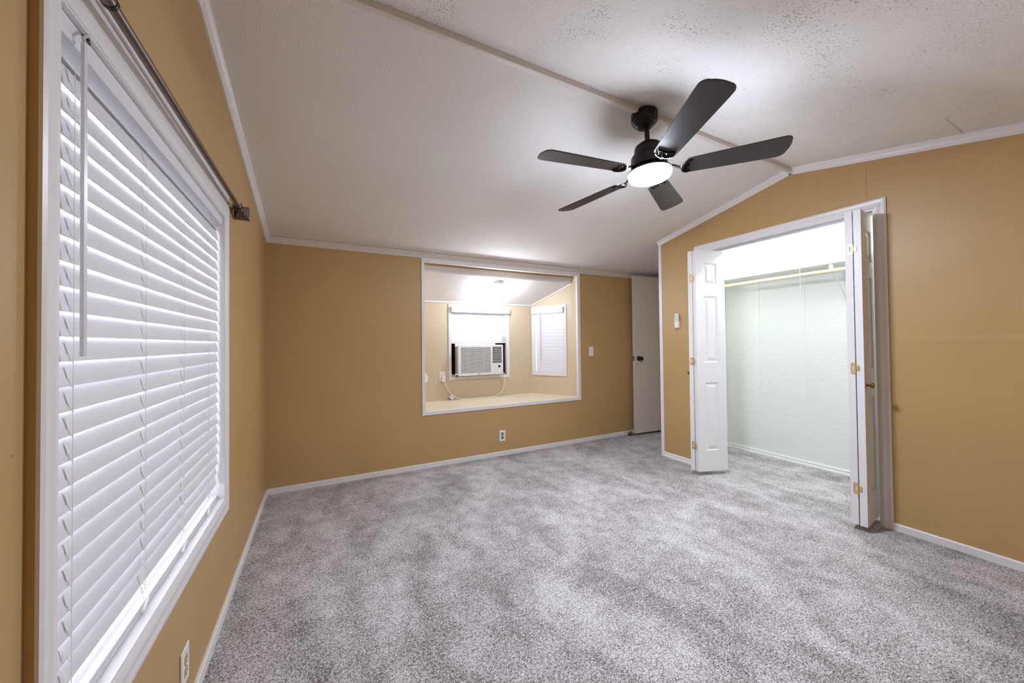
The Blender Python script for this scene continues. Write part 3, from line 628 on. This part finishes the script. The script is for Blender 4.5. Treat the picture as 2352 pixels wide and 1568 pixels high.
# ------------------------------------------------------------------ ceiling fan
FX, FY, FZ = 1.634, YR, 2.135
fan = empty('ceiling_fan', (FX, FY, ZR-.04), 'dark five blade ceiling fan with a lit round lamp hanging from the ridge', 'ceiling fan')
PIT = math.radians(12)
TILT = Matrix.Translation((FX, FY, 2.40)) @ Vector((0, 0, 1)).rotation_difference(Vector((-.018, .043, 1)).normalized()).to_matrix().to_4x4() @ Matrix.Translation((-FX, -FY, -2.40)) @ Matrix.Translation((.004, -.010, 0))
MB().lathe([(.004, 2.395), (.034, 2.395), (.042, 2.399), (.052, 2.409), (.0535, 2.412), (.057, 2.413), (.064, 2.421), (.0655, 2.425), (.069, 2.427), (.0715, 2.436), (.0715, 2.476), (.004, 2.476)], (FX, FY, 0), n=48).build('canopy', M['bronze'], fan, smooth=True)
MB(TILT).tube([(FX, FY, 2.405), (FX, FY, 2.30)], .0135, 20).build('downrod', M['bronze'], fan, smooth=True)
mb = MB(TILT).tube([(FX-.014-.002, FY-.006, 2.316), (FX-.003, FY-.0145, 2.316), (FX-.003, FY-.017, 2.316)], .004, 10); mb.build('set_screw', M['redbtn'], fan)
MB(TILT).lathe([(.003, 2.318), (.022, 2.316), (.024, 2.306), (.050, 2.298), (.068, 2.285), (.074, 2.268), (.076, 2.240), (.088, 2.232), (.094, 2.222), (.096, 2.165), (.088, 2.158), (.003, 2.158)], (FX, FY, 0), n=56).build('motor_housing', M['bronze'], fan, smooth=True)
MB(TILT).lathe([(.003, 2.160), (.060, 2.160), (.090, 2.154), (.108, 2.144), (.1175, 2.137), (.1175, 2.130), (.003, 2.130)], (FX, FY, 0), n=56).build('light_ring', M['bronze'], fan, smooth=True)
MB(TILT).lathe([(.003, 2.130), (.106, 2.130), (.113, 2.124), (.114, 2.114), (.108, 2.104), (.092, 2.098), (.003, 2.095)], (FX, FY, 0), n=56).build('lamp_diffuser', M['lamp'], fan, smooth=True)
def blade(ang):
    base = TILT @ Matrix.Translation((FX, FY, FZ)) @ Matrix.Rotation(ang, 4, 'Z') @ Matrix.Rotation(math.radians(-1.2), 4, 'Y')
    xf = base @ Matrix.Rotation(-PIT, 4, 'X')
    r0_, r1_ = .172, .664
    # outline: slim root, wider rounded tip
    def half(x):
        t_ = (x-r0_)/(r1_-r0_); return .057+.017*min(1, t_*1.15)
    pts = []
    N_ = 14
    rootr, tipr = .030, .036
    up_ = []
    for i in range(7):
        a = PI/2*(i/6); x = r0_+rootr*(1-math.cos(a)); up_.append((x, half(x)-rootr*1.2+rootr*1.2*math.sin(a)))
    for i in range(1, N_):
        x = r0_+rootr+(r1_-tipr-r0_-rootr)*i/N_; up_.append((x, half(x)))
    for i in range(9):
        a = PI/2*(i/8); x = r1_-tipr+tipr*math.sin(a)*(1); up_.append((x, half(r1_-tipr)-tipr*(1-math.cos(a))))
    up_ += [(r1_+.004, .022), (r1_+.0055, .008)]
    lowr = [(x, -y) for x, y in up_[::-1]]
    ring = up_+lowr
    mb = MB(xf); th = .006
    mb.prism([(x, y, -th/2) for x, y in ring], (0, 0, th))
    b = mb.build('blade', M['blade'], fan, bevel=.0018, seg=2)
    # ornate iron under the blade
    mb = MB(xf); z = -.0065
    mb.tube([(.084, 0, .018), (.126, 0, .014), (.152, 0, -.002), (.174, 0, z)], [.009, .008, .0075, .008], 10)
    arc = [(.200-.036*math.cos(a), .047*math.sin(a), z) for a in [(-1+2*i/16)*1.75 for i in range(17)]]
    mb.tube(arc, [.0025+.0042*math.cos((-1+2*i/16)*1.35) for i in range(17)], 8)
    mb.tube([(.166, 0, z), (.186, .012, z), (.200, .006, z), (.205, 0, z), (.200, -.006, z), (.186, -.012, z), (.166, 0, z)], .0036, 8)
    mb.tube([(.170, .026, z), (.194, .030, z), (.214, .042, z)], .0034, 8).tube([(.170, -.026, z), (.194, -.030, z), (.214, -.042, z)], .0034, 8)
    mb.tube([(.214, .042, z), (.208, .018, z), (.204, 0, z), (.208, -.018, z), (.214, -.042, z)], .0034, 8)
    mb.build('blade_iron', M['iron'], b, smooth=True)
    return b
for k in range(5): blade(math.radians(171.8-72*k))

# ------------------------------------------------------------------ alcove lampholder
lx, ly = 1.790, 3.675; ld = Vector((0, -.08, -1)).normalized(); lo_ = Vector((lx, ly, za(ly)))
al = empty('ceiling_lamp', lo_, 'white lampholder with a bare lit bulb on the alcove ceiling', 'lamp')
MB().lathe([(.003, -.02), (.056, -.02), (.057, .012), (.050, .022), (.030, .028), (.024, .045), (.003, .045)], lo_, ld, 36).build('lampholder', M['plate'], al, smooth=True)
MB().lathe([(.013, .044), (.015, .056), (.024, .075), (.0300, .095), (.030, .108), (.025, .122), (.013, .132), (.001, .135)], lo_, ld, 28).build('bulb', M['bulb'], al, smooth=True)

# ------------------------------------------------------------------ air conditioner
ax0, ax1, az0, az1, ay = 1.412, 1.983, .816, 1.172, 3.955
ac = empty('air_conditioner', (1.70, 4.0, .80), 'white window air conditioner plugged in below the raised blind', 'air conditioner')
boxmb(ax0+.012, ax1-.012, ay+.03, AY+.22, az0+.01, az1-.012).build('cabinet', M['acgrey'], ac, bevel=.004)
mb = MB()      # front bezel: frame bars round the two openings
gx0, gx1, gz0, gz1 = 1.440, 1.822, .842, 1.146; vx0, vx1, vz0, vz1 = 1.842, 1.966, .950, 1.148
mb.box(ax0, gx0, ay, ay+.05, az0, az1).box(gx1, vx0, ay, ay+.05, az0, az1).box(vx1, ax1, ay, ay+.05, az0, az1)
mb.box(gx0, gx1, ay, ay+.05, az0, gz0).box(gx0, gx1, ay, ay+.05, gz1, az1).box(vx0, vx1, ay, ay+.05, vz1, az1).box(vx0, vx1, ay, ay+.05, az0, vz0)
mb.build('front_panel', M['ac'], ac)
boxmb(gx0, gx1, ay+.016, ay+.03, gz0, gz1).build('filter', M['grille'], ac)  # plain dark grey backing behind the intake louvres
mb = MB(); n = 26
for k in range(n):
    z = gz0+(k+.5)*(gz1-gz0)/n; mb.prism([(gx0, ay+.002, z-.0034), (gx0, ay+.012, z+.0020), (gx0, ay+.012, z+.0044), (gx0, ay+.001, z+.0014)], (gx1-gx0, 0, 0))
for x in (1.53, 1.63, 1.73): mb.box(x-.0012, x+.0012, ay+.008, ay+.014, gz0, gz1)
mb.build('intake_grille', M['ac'], ac)
boxmb(vx0, vx1, ay+.040, ay+.048, vz0, vz1).build('outlet_cavity', M['dark'], ac)
mb = MB()
for k in range(9):
    z = vz0+.010+k*(vz1-vz0-.014)/8.4; mb.prism([(vx0, ay+.004, z-.003), (vx0, ay+.028, z+.006), (vx0, ay+.028, z+.0085), (vx0, ay+.003, z)], (vx1-vx0, 0, 0))
for x in (1.885, 1.925): mb.box(x-.001, x+.001, ay+.016, ay+.034, vz0, vz1)
mb.build('outlet_louvers', M['acgrey'], ac)
cp = boxmb(1.836, 1.972, ay-.0025, ay, .834, .936).build('control_panel', M['ac'], ac, bevel=.001)
boxmb(1.880, 1.945, ay-.004, ay-.0024, .900, .924).build('display_window', M['dark'], cp)
boxmb(1.882, 1.913, ay-.0046, ay-.0038, .903, .921).build('display', M['green'], cp)
mb = MB()
for x, z in ((1.884, .886), (1.906, .886), (1.874, .868), (1.894, .868), (1.915, .868), (1.936, .868)): mb.box(x-.006, x+.006, ay-.0034, ay-.0024, z-.002, z+.002)
mb.build('buttons', M['acgrey'], cp)
# maker's mark: a small disc and two letters
mb = MB().lathe([(.0065, 0), (.0065, .001), (.0003, .001)], (1.662, ay, .829), (0, -1, 0), 24)
mb.box(1.672, 1.6735, ay-.001, ay, .8245, .8335).box(1.672, 1.677, ay-.001, ay, .8245, .8260)
gpts = [(1.6835+.0042*math.cos(a), ay-.0005, .829+.0042*math.sin(a)) for a in [math.radians(45+i*15) for i in range(22)]]
mb.tube(gpts, .0007, 6).box(1.6838, 1.6880, ay-.001, ay, .8282, .8296)
mb.build('maker_mark', M['logo'], ac)
mb = MB()
n = 14
def pleat(xa, xb, z0_, z1_, y):
    pts = []
    for k in range(n+1): pts.append((xa+(xb-xa)*k/n, y+(.012 if k % 2 else 0)))
    mb.add([(x, yy, z0_) for x, yy in pts]+[(x, yy, z1_) for x, yy in pts], [(k, k+1, n+2+k, n+1+k) for k in range(n)])
pleat(W2[0]+.006, ax0+.016, .803, 1.19, AY+.03); mb.box(W2[0]+.006, ax0+.018, AY+.05, AY+.06, .80, 1.19); mb.build('side_curtain', M['accordion'], ac)
mb = MB(); pleat(ax1-.016, W2[1]-.006, .803, 1.19, AY+.03); mb.box(ax1-.018, W2[1]-.006, AY+.05, AY+.06, .80, 1.19); mb.build('side_curtain', M['accordion'], ac)
mb = MB(); mb.prism([(ax1-.010, AY+.010, 1.172), (ax1+.020, AY+.010, 1.172), (ax1+.062, AY+.004, .82), (ax1+.050, AY-.004, .815), (ax1+.004, AY-.004, .90)], (0, .014, 0))
mb.build('foam_strip', M['dark'], ac)
boxmb(ax0+.01, W2[1]-.006, AY+.002, AY+.06, .801, .818).build('base_strip', M['accordion'], ac)
mb = MB(); mb.box(W2[0]+.012, ax0+.01, AY-.01, AY+.03, .803, .822).box(W2[0]+.012, W2[0]+.022, AY, AY+.02, .81, .835)
mb.build('mounting_rail', M['acgrey'], ac)
# power cord draped over the ledge to the outlet on the left
cpts = [(1.996, 3.965, .835), (2.006, 3.955, .77), (1.998, 3.955, .68), (1.965, 3.965, .600), (1.905, 3.990, .5560), (1.80, 4.015, .5400), (1.68, 4.022, .5400), (1.56, 4.020, .5400),
        (1.455, 4.030, .546), (1.385, 4.045, .578), (1.335, 4.050, .630), (1.298, 4.050, .690), (1.272, 4.048, .745)]
def smooth_path(p, k=6):
    p = [Vector(a) for a in p]; out = []
    for i in range(len(p)-1):
        a, b, c, d = p[max(i-1, 0)], p[i], p[i+1], p[min(i+2, len(p)-1)]
        for j in range(k):
            t_ = j/k; out.append(.5*((2*b)+(c-a)*t_+(2*a-5*b+4*c-d)*t_*t_+(3*b-a-3*c+d)*t_**3))
    return out+[p[-1]]
pc = MB().tube(smooth_path(cpts), .0042, 10).build('power_cord', M['cream'], ac, smooth=True); pc['label'] = 'cream power cord'
mb = MB(); mb.box(1.2425, 1.2840, AY-.036, AY-.006, .748, .818).box(1.249, 1.278, AY-.040, AY-.034, .765, .810); mb.build('plug', M['plate'], pc, bevel=.006)
tg = MB(Matrix.Translation((1.362, 4.047, .571)) @ Matrix.Rotation(math.radians(-14), 4, 'X') @ Matrix.Rotation(math.radians(45), 4, 'Y')); tg.box(-.026, .026, -.0008, .0008, -.026, .026)
tg.build('warning_tag', M['paper'], pc)

# ------------------------------------------------------------------ outlets, switch, plugs
def outlet(loc, ax_u, ax_n, label, socket_m, group=None, mid=True):
    """duplex outlet; centre loc on the wall, u along the wall, n into the room"""
    u, n_ = Vector(ax_u), Vector(ax_n); o = empty('electrical_outlet', loc, label, 'outlet', group=group)
    xf = Matrix(((u.x, n_.x, 0, loc[0]), (u.y, n_.y, 0, loc[1]), (0, 0, 1, loc[2]), (0, 0, 0, 1)))
    MB(xf).box(-.035, .035, 0, .006, -.057, .057).build('cover_plate', M['plate'], o, bevel=.003)
    for s in (1, -1):
        r = MB(xf); pts = []
        for i in range(28):
            a = 2*PI*i/28; pts.append((max(-.0155, min(.0155, .0175*math.cos(a))), .006, s*.0195+.0165*math.sin(a)))
        r.prism(pts, (0, .0012, 0)); so_ = r.build('receptacle', M[socket_m], o)
        h = MB(xf); h.box(-.0075, -.0055, .0070, .0076, s*.0195-.001, s*.0195+.008).box(.0055, .0075, .0070, .0076, s*.0195-.001, s*.0195+.007)
        h.lathe([(.0026, 0), (.0026, .0006), (.0002, .0006)], xf @ Vector((0, .0070, s*.0195-.008)), (0, 0, 1), 10) if False else h.box(-.002, .002, .0070, .0076, s*.0195-.010, s*.0195-.006)
        h.build('slots', M['hole'], so_)
    MB(xf).lathe([(.003, .006), (.003, .0068), (.0005, .0072)], (0, 0, 0), (0, 1, 0), 12).build('screw', M['steel'], o)
    return o
outlet((1.7205, YB, .2075), (1, 0, 0), (0, -1, 0), 'white outlet with dark grey sockets low on the wall below the alcove', 'socket')
outlet((XL, 1.498, .185), (0, 1, 0), (1, 0, 0), 'white outlet with tan sockets low on the wall under the big window', 'almond')
outlet((1.2555, AY, .812), (1, 0, 0), (0, -1, 0), 'white outlet with the cream cord plugged in, inside the alcove', 'plate')
sw = empty('light_switch', (2.9425, YB, 1.0795), 'white light switch on the wall between alcove and entry door', 'light switch')
boxmb(2.9075, 2.9775, YB-.006, YB, 1.022, 1.137).build('cover_plate', M['plate'], sw, bevel=.003)
mb = MB(); mb.prism([(2.9385, YB-.006, 1.070), (2.9385, YB-.006, 1.090), (2.9385, YB-.017, 1.074), (2.9385, YB-.015, 1.069)], (.008, 0, 0)); mb.build('toggle', M['plate'], sw)
# white plug-in adapter on the slanted alcove wall opposite
wp = empty('plug_adapter', (.935, 3.70, .80), 'white plug adapter peeking out at the alcove edge opposite the narrow window', 'adapter')
mb = MB(); mb.prism([(.895, 3.64, .785), (.975, 3.68, .800), (.988, 3.69, .845), (.968, 3.69, .882), (.935, 3.66, .90), (.895, 3.64, .90)], (.01, .055, 0)); mb.build('adapter_body', M['plate'], wp, bevel=.006)
MB().tube(smooth_path([(.955, 3.71, .868), (.938, 3.705, .90), (.925, 3.70, .95), (.922, 3.70, 1.05)]), .003, 8).build('lead', M['cordw'], wp, smooth=True)

# fan remote in its wall cradle
rc = empty('remote_cradle', (XR, 2.446, 1.32), 'white wall cradle that holds the fan remote on the tan wall', 'holder')
ry0, ry1 = 2.4245, 2.4665
mb = MB(); mb.box(XR-.004, XR, ry0-.004, ry1+.004, 1.325, 1.385).box(XR-.017, XR, ry0-.005, ry0-.001, 1.345, 1.388).box(XR-.017, XR, ry1+.001, ry1+.005, 1.345, 1.388).box(XR-.024, XR, ry0+.004, ry1-.004, 1.322, 1.327)
mb.build('cradle_body', M['plate'], rc, bevel=.0012)
rm = empty('remote_control', (XR-.013, 2.446, 1.328), 'slim white fan remote standing in its wall cradle', 'remote control')
boxmb(XR-.022, XR-.006, ry0, ry1, 1.3275, 1.466).build('remote_body', M['plate'], rm, bevel=.004)
for yy in (ry0+.011, ry1-.011):
    for zz in (1.452, 1.438): boxmb(XR-.0228, XR-.0216, yy-.005, yy+.005, zz-.0035, zz+.0035).build('button', M['button'], rm, bevel=.0005)
MB().lathe([(.012, 0), (.012, .0010), (.001, .0012)], (XR-.0219, 2.4455, 1.413), (-1, 0, 0), 24).build('dial_pad', M['acgrey'], rm)
for yy in (ry0+.009, 2.4455, ry1-.009): boxmb(XR-.0226, XR-.0217, yy-.004, yy+.004, 1.388, 1.392).build('button', M['button'], rm)

# ------------------------------------------------------------------ closet fittings
tag(boxmb(3.80, XCB-.002, YCR+.002, YCL-.014, 1.829, 1.848).build('closet_shelf', M['closet'], bevel=.002), 'white painted shelf above the hanging rod in the closet', 'shelf')
tag(MB().tube([(3.828, YCR+.003, 1.772), (3.828, YCL-.003, 1.772)], .016, 20).build('closet_rod', M['rodwood'], smooth=True), 'pale wooden hanging rod under the closet shelf', 'closet rod')
cb = empty('shelf_bracket', (XCB, 1.455, 1.52), 'white metal bracket holding the shelf and rod in the closet', 'bracket')
by = 1.455
boxmb(XCB-.006, XCB-.003, by-.012, by+.012, 1.50, 1.829).build('wall_plate', M['trim'], cb)
boxmb(3.815, XCB-.004, by-.012, by+.012, 1.824, 1.829).build('arm', M['trim'], cb)
MB().tube([(3.845, by, 1.79), (XCB-.006, by, 1.54)], .0045, 10).build('brace', M['trim'], cb)
mb = MB(); mb.box(3.818, 3.842, by-.0125, by+.0125, 1.786, 1.827)
mb.tube([(3.828+.0195*math.cos(a), by, 1.772+.0195*math.sin(a)) for a in [PI*(.75+1.5*i/14) for i in range(15)]], .0035, 8)
mb.build('rod_hook', M['trim'], cb)
clx, cly = 3.70, 1.618; ct = zc(cly)
cl = empty('closet_lamp', (clx, cly, ct), 'white pull cord hanging in the closet from its bare ceiling bulb', 'lamp')
MB().lathe([(.003, 0), (.055, 0), (.055, .012), (.03, .028), (.022, .045), (.003, .045)], (clx, cly, ct), (0, 0, -1), 32).build('lampholder', M['plate'], cl, smooth=True)
MB().lathe([(.013, .044), (.015, .055), (.024, .075), (.03, .095), (.030, .108), (.024, .122), (.012, .132), (.001, .134)], (clx, cly, ct), (0, 0, -1), 28).build('bulb', M['cbulb'], cl, smooth=True)
MB().tube([(clx-.035, cly-.01, ct-.02), (clx-.036, cly-.01, 1.9), (clx-.034, cly-.012, 1.165)], .0011, 6).tube([(clx-.034, cly-.012, 1.166), (clx-.034, cly-.012, 1.146)], [.0015, .0038], 8).build('pull_cord', M['cordw'], cl)
